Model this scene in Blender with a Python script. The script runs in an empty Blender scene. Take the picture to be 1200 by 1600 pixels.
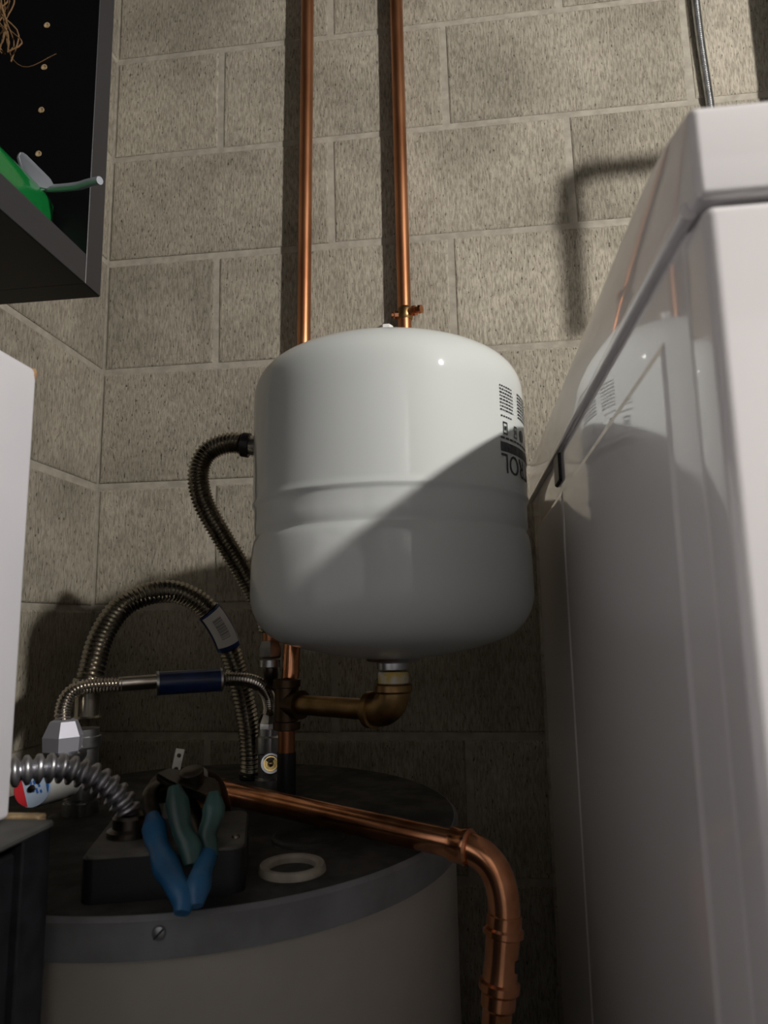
import bpy, bmesh, math, random
from mathutils import Vector, Matrix

S = bpy.context.scene
C = S.collection
PI = math.pi
R = math.radians

# ------------------------------------------------------------------ camera
H = 1.09                                   # camera height above the floor
YAW, PITCH, ROLL, FPX = -0.1206, 0.1577, -0.0179, 1099.43
def _rot():
    cy, sy = math.cos(YAW), math.sin(YAW); cp, sp = math.cos(PITCH), math.sin(PITCH)
    cr, sr = math.cos(ROLL), math.sin(ROLL)
    f = Vector((sy*cp, cy*cp, sp)); r = Vector((cy, -sy, 0)); u = r.cross(f)
    return cr*r + sr*u, -sr*r + cr*u, f
RT, UP, FW = _rot()
cd = bpy.data.cameras.new('camera'); cam = bpy.data.objects.new('camera', cd); C.objects.link(cam)
cam.matrix_world = Matrix(((RT.x, UP.x, -FW.x, 0), (RT.y, UP.y, -FW.y, 0), (RT.z, UP.z, -FW.z, H), (0, 0, 0, 1)))
cd.sensor_fit = 'VERTICAL'; cd.sensor_height = 36; cd.lens = FPX/1600*36
cd.clip_start = 0.02
cd.dof.use_dof = True; cd.dof.focus_distance = 0.85; cd.dof.aperture_fstop = 9
S.camera = cam

# ------------------------------------------------------------------ world, light, exposure
w = bpy.data.worlds.new('world'); S.world = w; w.use_nodes = True
w.node_tree.nodes['Background'].inputs[0].default_value = (0.6, 0.65, 0.75, 1)
w.node_tree.nodes['Background'].inputs[1].default_value = 0.0      # closed basement room
LAMP = Vector((1.03, -0.25, H + 0.894))     # the bare bulb
BULB = 2600.0                               # its emission strength
S.view_settings.view_transform = 'Standard'; S.view_settings.look = 'None'
S.view_settings.gamma = 1; S.view_settings.use_curve_mapping = False
S.view_settings.exposure = 0.0
S.cycles.max_bounces = 8

# ------------------------------------------------------------------ helpers
def at(px, py, Y):
    """the point of the room seen at a pixel of the 1200 x 1600 frame, Y metres into the room"""
    d = RT*((px-600)/FPX) - UP*((py-800)/FPX) + FW
    d = d*(Y/d.y)
    return Vector((d.x, d.y, d.z + H))

def obj(name, bm, mat, parent=None, smooth=35):
    me = bpy.data.meshes.new(name); bmesh.ops.recalc_face_normals(bm, faces=bm.faces)
    bm.to_mesh(me); bm.free()
    for m in (mat if isinstance(mat, (list, tuple)) else [mat]): me.materials.append(m)
    if smooth:
        me.shade_smooth(); me.set_sharp_from_angle(angle=R(smooth))
    o = bpy.data.objects.new(name, me); C.objects.link(o)
    if parent:
        o.parent = parent
        o.matrix_parent_inverse = Matrix.Translation(-parent.location)   # parts are built in room coordinates
    return o
def thing(name, label, cat, loc=(0, 0, 0), group=None):
    o = bpy.data.objects.new(name, None); C.objects.link(o); o.location = loc
    o.empty_display_size = 0.05
    o['label'] = label; o['category'] = cat
    if group: o['group'] = group
    return o
def struct(name, bm, mat, smooth=35):
    o = obj(name, bm, mat, None, smooth); o['kind'] = 'structure'; return o

def box(bm, x0, x1, y0, y1, z0, z1, bev=0, seg=1):
    v = [bm.verts.new(p) for p in ((x0,y0,z0),(x1,y0,z0),(x1,y1,z0),(x0,y1,z0),(x0,y0,z1),(x1,y0,z1),(x1,y1,z1),(x0,y1,z1))]
    fs = [bm.faces.new([v[i] for i in q]) for q in ((3,2,1,0),(4,5,6,7),(0,1,5,4),(1,2,6,5),(2,3,7,6),(3,0,4,7))]
    if bev:
        es = list({e for f in fs for e in f.edges})
        bmesh.ops.bevel(bm, geom=es, offset=bev, segments=seg, affect='EDGES', profile=.5)
    return bm
def BM(): return bmesh.new()

def prism(bm, pts, ext):
    """polygon of 3-D points extruded along ext"""
    a = [bm.verts.new(p) for p in pts]; b = [bm.verts.new(Vector(p)+Vector(ext)) for p in pts]
    bm.faces.new(a); bm.faces.new(b[::-1]); n = len(a)
    for i in range(n): bm.faces.new((a[i], b[i], b[(i+1) % n], a[(i+1) % n]))
    return bm

def frame_from(d):
    d = Vector(d).normalized()
    a = Vector((0, 0, 1)) if abs(d.z) < .9 else Vector((1, 0, 0))
    u = a.cross(d).normalized(); return u, d.cross(u).normalized(), d
def lathe(bm, base, axis, prof, n=32, phase=0):
    """prof: list of (radius, distance along axis)"""
    u, v, d = frame_from(axis); base = Vector(base); rings = []
    for r, h in prof:
        c = base + d*h
        if r < 1e-6: rings.append([bm.verts.new(c)])
        else: rings.append([bm.verts.new(c + (u*math.cos(2*PI*k/n+phase) + v*math.sin(2*PI*k/n+phase))*r) for k in range(n)])
    for a, b in zip(rings, rings[1:]):
        for k in range(n):
            k2 = (k+1) % n
            if len(a) == 1 and len(b) == 1: continue
            if len(a) == 1: bm.faces.new((a[0], b[k], b[k2]))
            elif len(b) == 1: bm.faces.new((a[k], b[0], a[k2]))
            else: bm.faces.new((a[k], b[k], b[k2], a[k2]))
    for ring, first in ((rings[0], 1), (rings[-1], 0)):
        if len(ring) > 1: bm.faces.new(ring)
    return bm
def cyl(bm, a, b, r, n=24):
    a = Vector(a); b = Vector(b); d = b-a
    return lathe(bm, a, d, [(r, 0), (r, d.length)], n)

def spline(pts, step):
    """Catmull-Rom through pts, resampled at equal steps"""
    P = [Vector(p) for p in pts]; P = [P[0]*2-P[1]] + P + [P[-1]*2-P[-2]]
    out = []
    for i in range(1, len(P)-2):
        for k in range(40):
            t = k/40; p0, p1, p2, p3 = P[i-1:i+3]
            out.append(.5*((2*p1)+(p2-p0)*t+(2*p0-5*p1+4*p2-p3)*t*t+(3*p1-p0-3*p2+p3)*t**3))
    out.append(P[-2])
    L = [0]
    for a, b in zip(out, out[1:]): L.append(L[-1]+(b-a).length)
    n = max(2, int(round(L[-1]/step))); res = []; j = 0
    for k in range(n+1):
        s = L[-1]*k/n
        while j < len(L)-2 and L[j+1] < s: j += 1
        t = (s-L[j])/max(1e-9, L[j+1]-L[j]); res.append(out[j].lerp(out[j+1], min(1, max(0, t))))
    return res
def sweep(bm, pts, rad, n=16, flat=None, cap=True):
    """tube along pts; rad is a number or a list; flat = (ratio, direction) squashes it"""
    N = len(pts); rad = rad if isinstance(rad, (list, tuple)) else [rad]*N
    t0 = (pts[1]-pts[0]).normalized(); u, v, _ = frame_from(t0); rings = []
    for i, p in enumerate(pts):
        t = (pts[min(i+1, N-1)]-pts[max(i-1, 0)]).normalized()
        u = (u - t*u.dot(t)).normalized(); v = t.cross(u)
        ring = []
        for k in range(n):
            o = (u*math.cos(2*PI*k/n) + v*math.sin(2*PI*k/n))*rad[i]
            if flat: o = o - flat[1]*(o.dot(flat[1])*(1-flat[0]))
            ring.append(bm.verts.new(p+o))
        rings.append(ring)
    for a, b in zip(rings, rings[1:]):
        for k in range(n): bm.faces.new((a[k], b[k], b[(k+1) % n], a[(k+1) % n]))
    if cap: bm.faces.new(rings[0]); bm.faces.new(rings[-1])
    return bm
def corrugated(bm, pts, r, pitch, depth, n=20, sub=6):
    q = spline(pts, pitch/sub)
    rr = [r - depth*(.5-.5*math.cos(2*PI*i/sub)) for i in range(len(q))]
    return sweep(bm, q, rr, n)
def rounded(bm, x0, x1, y0, y1, z0, z1, rv, rt=0, seg=6):
    """box with rounded upright edges and softened top and bottom rims"""
    box(bm, x0, x1, y0, y1, z0, z1)
    es = [e for e in bm.edges if abs(e.verts[0].co.z-e.verts[1].co.z) > 1e-6]
    bmesh.ops.bevel(bm, geom=es, offset=rv, segments=seg, affect='EDGES', profile=.5)
    if rt:
        es = [e for e in bm.edges if abs(e.verts[0].co.z-e.verts[1].co.z) < 1e-6 and (abs(e.verts[0].co.z-z1) < 1e-6 or abs(e.verts[0].co.z-z0) < 1e-6)]
        bmesh.ops.bevel(bm, geom=es, offset=rt, segments=4, affect='EDGES', profile=.5)
    return bm

# ------------------------------------------------------------------ materials
def mat(name, col, rough=.5, metal=0, coat=0, noise=None, bump=None, spec=.5, trans=0, emit=None):
    """noise: (scale, second colour, low, high[, stretch]); bump: (scale, strength, stretch)"""
    m = bpy.data.materials.new(name); m.use_nodes = True; nt = m.node_tree; b = nt.nodes['Principled BSDF']
    b.inputs['Base Color'].default_value = (*col, 1); b.inputs['Roughness'].default_value = rough
    b.inputs['Metallic'].default_value = metal; b.inputs['Coat Weight'].default_value = coat
    b.inputs['Coat Roughness'].default_value = .04; b.inputs['Specular IOR Level'].default_value = spec
    b.inputs['Transmission Weight'].default_value = trans
    if emit: b.inputs['Emission Color'].default_value = (*emit[0], 1); b.inputs['Emission Strength'].default_value = emit[1]
    geo = nt.nodes.new('ShaderNodeNewGeometry')
    def nz(scale, stretch, detail=6):
        mp = nt.nodes.new('ShaderNodeMapping'); mp.inputs['Scale'].default_value = stretch
        n = nt.nodes.new('ShaderNodeTexNoise'); n.inputs['Scale'].default_value = scale; n.inputs['Detail'].default_value = detail
        nt.links.new(geo.outputs['Position'], mp.inputs[0]); nt.links.new(mp.outputs[0], n.inputs['Vector']); return n
    if noise:
        n = nz(noise[0], noise[4] if len(noise) > 4 else (1, 1, 1))
        cr = nt.nodes.new('ShaderNodeValToRGB'); cr.color_ramp.elements[0].position = noise[2]; cr.color_ramp.elements[1].position = noise[3]
        cr.color_ramp.elements[0].color = (*noise[1], 1); cr.color_ramp.elements[1].color = (*col, 1)
        nt.links.new(n.outputs['Fac'], cr.inputs[0]); nt.links.new(cr.outputs[0], b.inputs['Base Color'])
    if bump:
        n = nz(bump[0], bump[2] if len(bump) > 2 else (1, 1, 1))
        bp = nt.nodes.new('ShaderNodeBump'); bp.inputs['Strength'].default_value = bump[1]; bp.inputs['Distance'].default_value = .002
        nt.links.new(n.outputs['Fac'], bp.inputs['Height']); nt.links.new(bp.outputs[0], b.inputs['Normal'])
    return m

def block_mat(name, c1, c2, pit):
    """concrete block: fine upright grain, dark open pores, broad patchy tone"""
    m = bpy.data.materials.new(name); m.use_nodes = True; nt = m.node_tree; b = nt.nodes['Principled BSDF']
    N = nt.nodes.new; L = nt.links.new
    b.inputs['Roughness'].default_value = .92; b.inputs['Specular IOR Level'].default_value = .15
    geo = N('ShaderNodeNewGeometry'); oi = N('ShaderNodeObjectInfo')
    def noise(scale, st, det, rough=.6):
        mp = N('ShaderNodeMapping'); mp.inputs['Scale'].default_value = st; L(geo.outputs['Position'], mp.inputs[0])
        n = N('ShaderNodeTexNoise'); n.inputs['Scale'].default_value = scale; n.inputs['Detail'].default_value = det; n.inputs['Roughness'].default_value = rough
        L(mp.outputs[0], n.inputs['Vector']); return n.outputs['Fac']
    def ramp(x, p0, p1, a=(0,0,0,1), c=(1,1,1,1)):
        r = N('ShaderNodeValToRGB'); e = r.color_ramp.elements; e[0].position = p0; e[1].position = p1; e[0].color = a; e[1].color = c
        L(x, r.inputs[0]); return r.outputs[0]
    grain = noise(460, (1, 1, .17), 3, .6)
    pores = noise(330, (1, 1, .36), 2, .5)
    patch = noise(7, (1, 1, 1), 4)
    tone = ramp(patch, .35, .65, (*c2, 1), (*c1, 1))
    mx = N('ShaderNodeMix'); mx.data_type = 'RGBA'; mx.blend_type = 'MULTIPLY'; mx.inputs['Factor'].default_value = .75
    L(tone, mx.inputs['A']); L(ramp(grain, .34, .62, (.50,.49,.47,1), (1.18,1.18,1.18,1)), mx.inputs['B'])
    mx2 = N('ShaderNodeMix'); mx2.data_type = 'RGBA'
    L(ramp(pores, .29, .36, (.9,.9,.9,1), (0,0,0,1)), mx2.inputs['Factor']); L(mx.outputs['Result'], mx2.inputs['A']); mx2.inputs['B'].default_value = (*pit, 1)
    mr = N('ShaderNodeMapRange'); mr.inputs['To Min'].default_value = .88; mr.inputs['To Max'].default_value = 1.1; L(oi.outputs['Random'], mr.inputs['Value'])
    mx3 = N('ShaderNodeMix'); mx3.data_type = 'RGBA'; mx3.blend_type = 'MULTIPLY'; mx3.inputs['Factor'].default_value = 1
    L(mx2.outputs['Result'], mx3.inputs['A']); L(mr.outputs[0], mx3.inputs['B']); L(mx3.outputs['Result'], b.inputs['Base Color'])
    ad = N('ShaderNodeMath'); ad.operation = 'ADD'; L(grain, ad.inputs[0]); L(ramp(pores, .28, .42), ad.inputs[1])
    bp = N('ShaderNodeBump'); bp.inputs['Strength'].default_value = .55; bp.inputs['Distance'].default_value = .0016
    L(ad.outputs[0], bp.inputs['Height']); L(bp.outputs[0], b.inputs['Normal'])
    return m

M = dict(
    block=block_mat('concrete block', (.40, .366, .300), (.285, .260, .210), (.06, .054, .044)),
    mortar=mat('mortar', (.40, .37, .31), .95, noise=(60, (.31, .285, .24), .35, .65), bump=(200, .35), spec=.1),
    plain=mat('painted concrete', (.06, .057, .052), .9, noise=(8, (.045, .043, .04), .35, .65)),
    floor=mat('concrete floor', (.05, .047, .043), .75, noise=(6, (.032, .030, .028), .35, .65), bump=(80, .2)),
    ceiling=mat('dark ceiling timber', (.035, .029, .023), .9, noise=(5, (.025, .021, .017), .4, .6)),
    enamel=mat('grey white tank enamel', (.53, .555, .545), .55, coat=.7, spec=.25, bump=(25, .01)),
    dust=mat('printed black ink', (.012, .012, .014), .45),
    copper=mat('copper', (.56, .26, .13), .4, metal=1, noise=(30, (.36, .15, .07), .35, .62, (1, 1, .25)), bump=(60, .03)),
    copper_bright=mat('bright copper', (.78, .36, .19), .2, metal=1, noise=(45, (.50, .20, .09), .34, .58), bump=(50, .05)),
    brass=mat('dull brass', (.42, .28, .12), .38, metal=1, noise=(35, (.20, .12, .05), .35, .65)),
    brass_bright=mat('bright brass', (.78, .58, .24), .25, metal=1),
    steel=mat('stainless corrugated steel', (.60, .56, .50), .22, metal=1, noise=(40, (.40, .36, .31), .35, .65)),
    steel_dark=mat('dull bronze grey corrugated steel', (.36, .335, .285), .26, metal=1, noise=(40, (.25, .23, .19), .35, .65)),
    galv=mat('galvanised steel', (.52, .53, .54), .3, metal=1, noise=(60, (.36, .37, .38), .35, .65)),
    chrome=mat('chromed nut', (.72, .72, .74), .13, metal=1),
    black=mat('black laminate', (.009, .009, .011), .4, noise=(60, (.006, .006, .007), .4, .6), spec=.2),
    blackedge=mat('dark grey edge banding', (.021, .021, .025), .45),
    inner=mat('black cabinet lining', (.0025, .0025, .003), .4, spec=.3),
    tan=mat('raw particle board', (.40, .29, .16), .8, noise=(200, (.26, .18, .095), .35, .65)),
    greytop=mat('dark worktop', (.05, .049, .046), .6, noise=(30, (.035, .034, .032), .35, .65)),
    lid=mat('dusty box lid', (.17, .16, .14), .7, noise=(40, (.09, .085, .075), .35, .65)),
    nut=mat('zinc plated nut', (.36, .36, .41), .5, metal=.6),
    shaded_brass=mat('brass darkened for shade', (.10, .065, .04), .45, metal=1),  # shade put into the colour: the brass tee sinks into the dark
    carton=mat('white coated cardboard', (.64, .63, .67), .55, noise=(9, (.60, .59, .63), .35, .65), bump=(14, .03)),
    kraft=mat('torn brown cardboard', (.42, .26, .13), .9, noise=(150, (.30, .18, .09), .35, .65)),
    white=mat('white appliance enamel', (.85, .825, .835), .3, coat=1),
    plug=mat('black plastic', (.012, .012, .013), .4),
    heater=mat('brown grey heater jacket', (.47, .44, .39), .45, noise=(20, (.43, .40, .355), .35, .65)),
    cap=mat('grey heater cap', (.25, .255, .27), .5, noise=(25, (.18, .18, .19), .35, .65)),
    captop=mat('dusty black heater top', (.055, .052, .047), .85, noise=(35, (.018, .017, .016), .38, .62), bump=(90, .25)),
    ring=mat('dusty beige plastic', (.40, .36, .29), .6, noise=(60, (.28, .25, .20), .35, .65)),
    blue=mat('blue rubber grip', (.018, .13, .30), .38, noise=(40, (.012, .085, .20), .35, .65)),
    teal=mat('dirty green rubber grip', (.045, .115, .105), .35, noise=(40, (.02, .055, .05), .35, .65)),
    toolsteel=mat('oiled dark tool steel', (.16, .14, .12), .35, metal=1, noise=(40, (.08, .07, .06), .35, .65)),
    green=mat('green translucent plastic', (.006, .24, .048), .15, trans=.45, coat=.4),
    lever=mat('pale grey cast metal', (.52, .55, .62), .35, metal=.55),
    sleeve=mat('dark blue plastic sleeve', (.010, .035, .14), .3, noise=(50, (.006, .018, .075), .35, .65), coat=.3),
    paper=mat('white paper label', (.62, .60, .56), .7),
    ink=mat('label ink', (.03, .03, .03), .7),
    red=mat('red print', (.62, .03, .04), .4),
    bluep=mat('blue print', (.03, .14, .48), .4),
    plasticw=mat('white plastic', (.62, .62, .60), .4),
    tape=mat('yellow thread tape', (.62, .46, .12), .7, noise=(80, (.60, .58, .50), .42, .58)),
    fibre=mat('brown frayed fibre', (.15, .08, .03), .8),
    bulb=mat('bulb glass', (1, 1, 1), .3, emit=((1, .955, .90), BULB)),
    lampw=mat('white porcelain', (.75, .74, .72), .3),
    door=mat('door paint', (.40, .40, .42), .35),
    tubing=mat('flexible steel armour', (.46, .46, .49), .36, metal=.9),
)

# ------------------------------------------------------------------ room shell
WY, WX = 1.105, -0.6228                     # back wall plane, left wall plane
CEIL, XR, YF = 2.45, 4.20, -1.25
struct('floor', box(BM(), WX-.1, XR+.1, YF-.1, WY+.1, -.1, 0), M['floor'])
struct('ceiling', box(BM(), WX-.1, XR+.1, YF-.1, WY+.1, CEIL, CEIL+.1), M['ceiling'])
wb = struct('wall_back', box(BM(), WX-.12, XR+.12, WY, WY+.1, 0, CEIL), M['mortar'])
wl = struct('wall_left', box(BM(), WX-.1, WX, YF, WY, 0, CEIL), M['mortar'])
struct('wall_right', box(BM(), XR, XR+.1, YF, WY, 0, CEIL), M['plain'])
struct('wall_front', box(BM(), WX-.12, XR+.12, YF-.1, YF, 0, CEIL), M['plain'])

random.seed(4)
BW, BH, J = .2032, .2032, .0105             # half block, course, joint
Z0 = H + 1.0497                             # one bed joint; the others follow by courses
X0 = -.4193                                 # one head joint of an even course
def block_mesh(wd, ht, k):
    """one block, centred, face towards -Y, edges a little worn and uneven"""
    rng = random.Random(k); bm = BM()
    box(bm, -wd/2, wd/2, -.0022, .02, -ht/2, ht/2)
    for v in bm.verts:
        v.co.x += rng.uniform(-.0012, .0012); v.co.z += rng.uniform(-.0012, .0012)
        if v.co.y < 0: v.co.y += rng.uniform(-.0006, .0006)
    es = [e for e in bm.edges if all(v.co.y < 0 for v in e.verts)]
    bmesh.ops.bevel(bm, geom=es, offset=.0034, segments=2, affect='EDGES', profile=.5)
    bmesh.ops.recalc_face_normals(bm, faces=bm.faces)
    me = bpy.data.meshes.new('block'); bm.to_mesh(me); bm.free(); me.materials.append(M['block']); return me
cache = {}
def block(wd, ht, parent, loc, rz):
    key = (round(wd, 3), round(ht, 3), random.randrange(3))
    if key not in cache: cache[key] = block_mesh(wd, ht, hash(key) % 1000)
    o = bpy.data.objects.new('block', cache[key]); C.objects.link(o); o.parent = parent
    o.location = loc; o.rotation_euler = (0, 0, rz)
j0 = int((CEIL-Z0)//BH)+1
for j in range(-j0, 12):
    zt = min(Z0-j*BH, CEIL); zb = max(Z0-(j+1)*BH, 0)
    if zt-zb < .04: continue
    off = 0 if j % 2 == 0 else 1
    edges = [WX] + [X0+(2*i+off)*BW for i in range(-2, 30) if WX+.03 < X0+(2*i+off)*BW < XR-.03] + [XR]
    for a, b in zip(edges, edges[1:]):
        l = a + (J/2 if a > WX else .004); r = b - J/2
        if l > 1.3: continue                # past the added panel nothing is in view
        block(r-l, zt-zb-J, wb, ((l+r)/2, WY, (zt+zb)/2), 0)
    ys = [WY]; y = WY - (.39 if j % 2 else .593)
    while y > -.45: ys.append(y); y -= 2*BW
    for a, b in zip(ys, ys[1:]):
        t = a - (J/2 if a < WY else .004); s = b + J/2
        block(t-s, zt-zb-J, wl, (WX, (t+s)/2, (zt+zb)/2), PI/2)

# unseen door and trim added behind the camera for enamel reflections and fill
d = struct('added_door_1', box(BM(), -.24, .60, YF, YF+.04, 0, 2.03, .003), M['door'])
for zz in ((.15, .95), (1.08, 1.9)):
    for xx in ((-.15, .13), (.23, .51)):
        obj('door_panel', box(BM(), xx[0], xx[1], YF+.0395, YF+.046, zz[0], zz[1], .006), M['door'], d)
obj('door_handle', lathe(BM(), (-.18, YF+.04, 1.0), (0, 1, 0), [(.028, 0), (.028, .006), (.012, .01), (.012, .035), (.027, .042), (.027, .06), (.015, .068)], 24), M['brass'], d)
struct('added_trim_1', box(BM(), -.33, -.24, YF, YF+.025, 0, 2.12, .003), M['door'])
struct('added_trim_2', box(BM(), .60, .69, YF, YF+.025, 0, 2.12, .003), M['door'])
struct('added_trim_3', box(BM(), -.24, .60, YF, YF+.025, 2.03, 2.12, .003), M['door'])

# ------------------------------------------------------------------ the lamp
lp = thing('bulb_lamp', 'bare light bulb in a white socket hanging from the ceiling on a cord', 'lamp', LAMP)
obj('bulb', lathe(BM(), LAMP+Vector((0, 0, -.032)), (0, 0, 1), [(0, 0), (.012, .003), (.022, .010), (.029, .022), (.030, .034), (.027, .046), (.018, .060), (.013, .070)], 20), M['bulb'], lp)
obj('socket', lathe(BM(), LAMP+Vector((0, 0, .036)), (0, 0, 1), [(.016, 0), (.022, .004), (.022, .05), (.012, .058)], 20), M['lampw'], lp)
obj('cord', cyl(BM(), LAMP+Vector((0, 0, .09)), (LAMP.x, LAMP.y, CEIL-.02), .004, 10), M['plug'], lp)
obj('ceiling_rose', lathe(BM(), (LAMP.x, LAMP.y, CEIL), (0, 0, -1), [(.05, 0), (.05, .012), (.03, .022), (.006, .025)], 24), M['lampw'], lp)

# ------------------------------------------------------------------ expansion tank
TX, TY = -.080, .715
def zr(v): return H+v
tank = thing('expansion_tank', 'white enamel expansion tank hanging upside down on a brass elbow before the block wall', 'tank', (TX, TY, zr(-.04)))
def dome(z0, up, r, rk, h, n=10):
    """tank end: a tight knuckle of radius rk, then a shallow cap, h high in all"""
    Rs = ((r-rk)**2+h*h-rk*rk)/(2*(h-rk)); zc = h-Rs; A = math.atan2(-zc, r-rk)
    k = [(r-rk+rk*math.cos(A*i/n), rk*math.sin(A*i/n)) for i in range(n+1)]
    k += [(Rs*math.cos(A+(PI/2-A)*i/n), zc+Rs*math.sin(A+(PI/2-A)*i/n)) for i in range(1, n+1)]
    return [(x, z0+up*z) for x, z in k]
def superdome(z0, zt, r, e, n=16):
    return [(r*math.cos(PI/2*k/n)**(2/e) if k < n else 0, z0+(zt-z0)*math.sin(PI/2*k/n)**(2/e)) for k in range(n+1)]
prof = [(r, z) for r, z in reversed(dome(.030, -1, .1420, .050, .065))]
prof += [(.1415, .058), (.1410, .068), (.1402, .077), (.1390, .0825), (.1376, .0855), (.1373, .0875), (.1383, .0900), (.1387, .100), (.1388, .1125), (.1394, .1155), (.1409, .1175), (.1410, .1195), (.1401, .122), (.140, .126), (.140, .150), (.140, .185), (.140, .212), (.140, .2185)]
prof += superdome(.220, .280, .140, 3)
prof = [(max(r, 0), z) for r, z in prof]; prof[0] = (0, prof[0][1]); prof[-1] = (0, prof[-1][1])
obj('tank_body', lathe(BM(), (TX, TY, H), (0, 0, 1), prof, 96), M['enamel'], tank, smooth=50)
c = lathe(BM(), (TX, TY, zr(.277)), (0, 0, 1), [(.0070, 0), (.0070, .0395), (.0060, .041)], 6, .5)
obj('valve_cap', c, M['lampw'], tank, smooth=0)
obj('connection_collar', lathe(BM(), (TX, TY, zr(-.0345)), (0, 0, -1), [(.030, -.004), (.026, .002), (.0165, .004), (.0165, .010)], 32), M['galv'], tank)

def on_tank(ang, z, r=.1404): return Vector((TX+r*math.cos(ang), TY+r*math.sin(ang), zr(z)))
def patch(bm, a0, a1, z0, z1, r=.1404, n=None):
    n = n or max(1, int(abs(a1-a0)/R(4)))
    lo = [bm.verts.new(on_tank(R(a0)*(1-k/n)+R(a1)*k/n if False else a0+(a1-a0)*k/n, z0, r)) for k in range(n+1)]
    hi = [bm.verts.new(on_tank(a0+(a1-a0)*k/n, z1, r)) for k in range(n+1)]
    for k in range(n): bm.faces.new((lo[k], lo[k+1], hi[k+1], hi[k]))
def text_mesh(s, size, bold=0):
    cu = bpy.data.curves.new('txt', 'FONT'); cu.body = s; cu.size = size; cu.offset = bold; cu.resolution_u = 4
    o = bpy.data.objects.new('txt', cu); C.objects.link(o); bpy.context.view_layer.update()
    me = bpy.data.meshes.new_from_object(o); bpy.data.objects.remove(o); bpy.data.curves.remove(cu)
    bm = BM(); bm.from_mesh(me); bpy.data.meshes.remove(me); return bm
lab = text_mesh('TROL', .0262)
bmesh.ops.subdivide_edges(lab, edges=[e for e in lab.edges if e.calc_length() > .004], cuts=2)
xs = [v.co.x for v in lab.verts]; x1 = max(xs)
for v in lab.verts:                         # printed head down: the last letter stands furthest left
    ang = R(-37.2) + (x1 - v.co.x)*.98/.140
    v.co = on_tank(ang, .1515 - v.co.y, .1405)
patch(lab, R(-37.3), R(12), .1535, .1625)
rg = random.Random(3)
for k in range(8):                          # the small print, too small to read
    a = R(-36.6)
    while a < R(-27):
        ln = rg.uniform(.008, .03); patch(lab, a, min(a+ln, R(-26.6)), .2155-k*.0033, .2170-k*.0033, n=1); a += ln+.009
    a = R(-21.5)
    while a < R(-6):
        ln = rg.uniform(.02, .05); patch(lab, a, a+ln, .2155-k*.0033, .2172-k*.0033, n=1); a += ln+.008
for k in range(5): patch(lab, R(-36.4)+k*.03, R(-36.4)+k*.03+.02, .1865, .188, n=1)
for k in range(9): patch(lab, R(-37)+k*.055, R(-37)+k*.055+.045, .1655, .1675, n=1)
for a, w_ in ((-35.2, .055), (-26.5, .05)):
    patch(lab, R(a), R(a)+w_, .170, .1715, n=2); patch(lab, R(a), R(a)+.008, .170, .182, n=1); patch(lab, R(a)+w_-.008, R(a)+w_, .170, .182, n=1)
    patch(lab, R(a), R(a)+w_, .1805, .182, n=2); patch(lab, R(a)+.015, R(a)+w_-.015, .174, .178, n=1)
cv = [lab.verts.new(on_tank(R(-18)+.045*math.cos(k*PI/8), .176+.0062*math.sin(k*PI/8))) for k in range(16)]; lab.faces.new(cv)
obj('printed_label', lab, M['dust'], tank, smooth=0)

# ------------------------------------------------------------------ brass elbow under the tank, with its pipe to the tee
TEE = at(448, 1100, .80)
el = thing('brass_elbow', 'brown brass elbow and nipple under the white tank, with yellow thread tape', 'pipe elbow', (TX, TY, zr(-.09)))
ax = (Vector((TEE.x, TEE.y, TEE.z)) - Vector((TX, TY, zr(-.085)))).normalized()
obj('thread_tape', lathe(BM(), (TX, TY, zr(-.047)), (0, 0, -1), [(.0145, 0), (.0155, .002), (.0152, .010), (.0158, .0135)], 28), M['tape'], el)
EC = Vector((TX, TY, zr(-.0855)))
bend = []
for k in range(13):
    a = PI/2*k/12; rb = .020
    cc = EC + Vector((0, 0, rb)) + ax*rb
    bend.append(cc + (-ax*math.cos(a) - Vector((0, 0, 1))*math.sin(a))*rb)
top = [Vector((TX, TY, zr(-.058)))]
obj('elbow_body', sweep(BM(), top+bend+[bend[-1]+ax*.008], [.0172]+[.0160]*13+[.0160], 28), M['brass'], el)
cl = lathe(BM(), (TX, TY, zr(-.059)), (0, 0, -1), [(.0172, 0), (.0186, .001), (.0186, .007), (.0168, .009)], 32)
lathe(cl, bend[-1]+ax*.004, ax, [(.016, 0), (.0186, .001), (.0186, .008), (.0172, .009)], 32)
obj('elbow_collar', cl, M['brass'], el)
obj('nipple', cyl(BM(), bend[-1]+ax*.008, TEE-ax*.012, .0107), M['brass'], el)

# ------------------------------------------------------------------ copper risers on the wall
def pipe_pts(*p): return [Vector(q) for q in p]
P1X, P1Y, P2X, P2Y = -.2625, WY-.037, -.0905, WY-.028
r1 = thing('copper_pipe', 'left copper pipe running up the block wall behind the white tank', 'pipe', (P1X, P1Y, zr(.2)), 'copper pipes on the wall')
HT = at(396, 697, .785)
RX = TEE.x+.003; RY = TEE.y+.012
low = spline([(P1X+.003, P1Y, zr(.18)), (P1X+.003, P1Y, zr(.10)), (P1X+.005, P1Y-.02, zr(.07)), (RX-.004, RY+.04, zr(.035)), (RX, RY+.012, zr(.015)), (RX, RY, zr(-.02)), (RX-.001, RY-.004, zr(-.06)), (TEE.x, TEE.y, TEE.z+.020)], .006)
obj('pipe', cyl(BM(), (P1X+.003, P1Y, zr(.178)), (P1X+.016, P1Y, CEIL), .0111, 24), M['copper'], r1)
obj('lower_run', sweep(BM(), low, .0098, 18), M['copper_bright'], r1)
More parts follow.
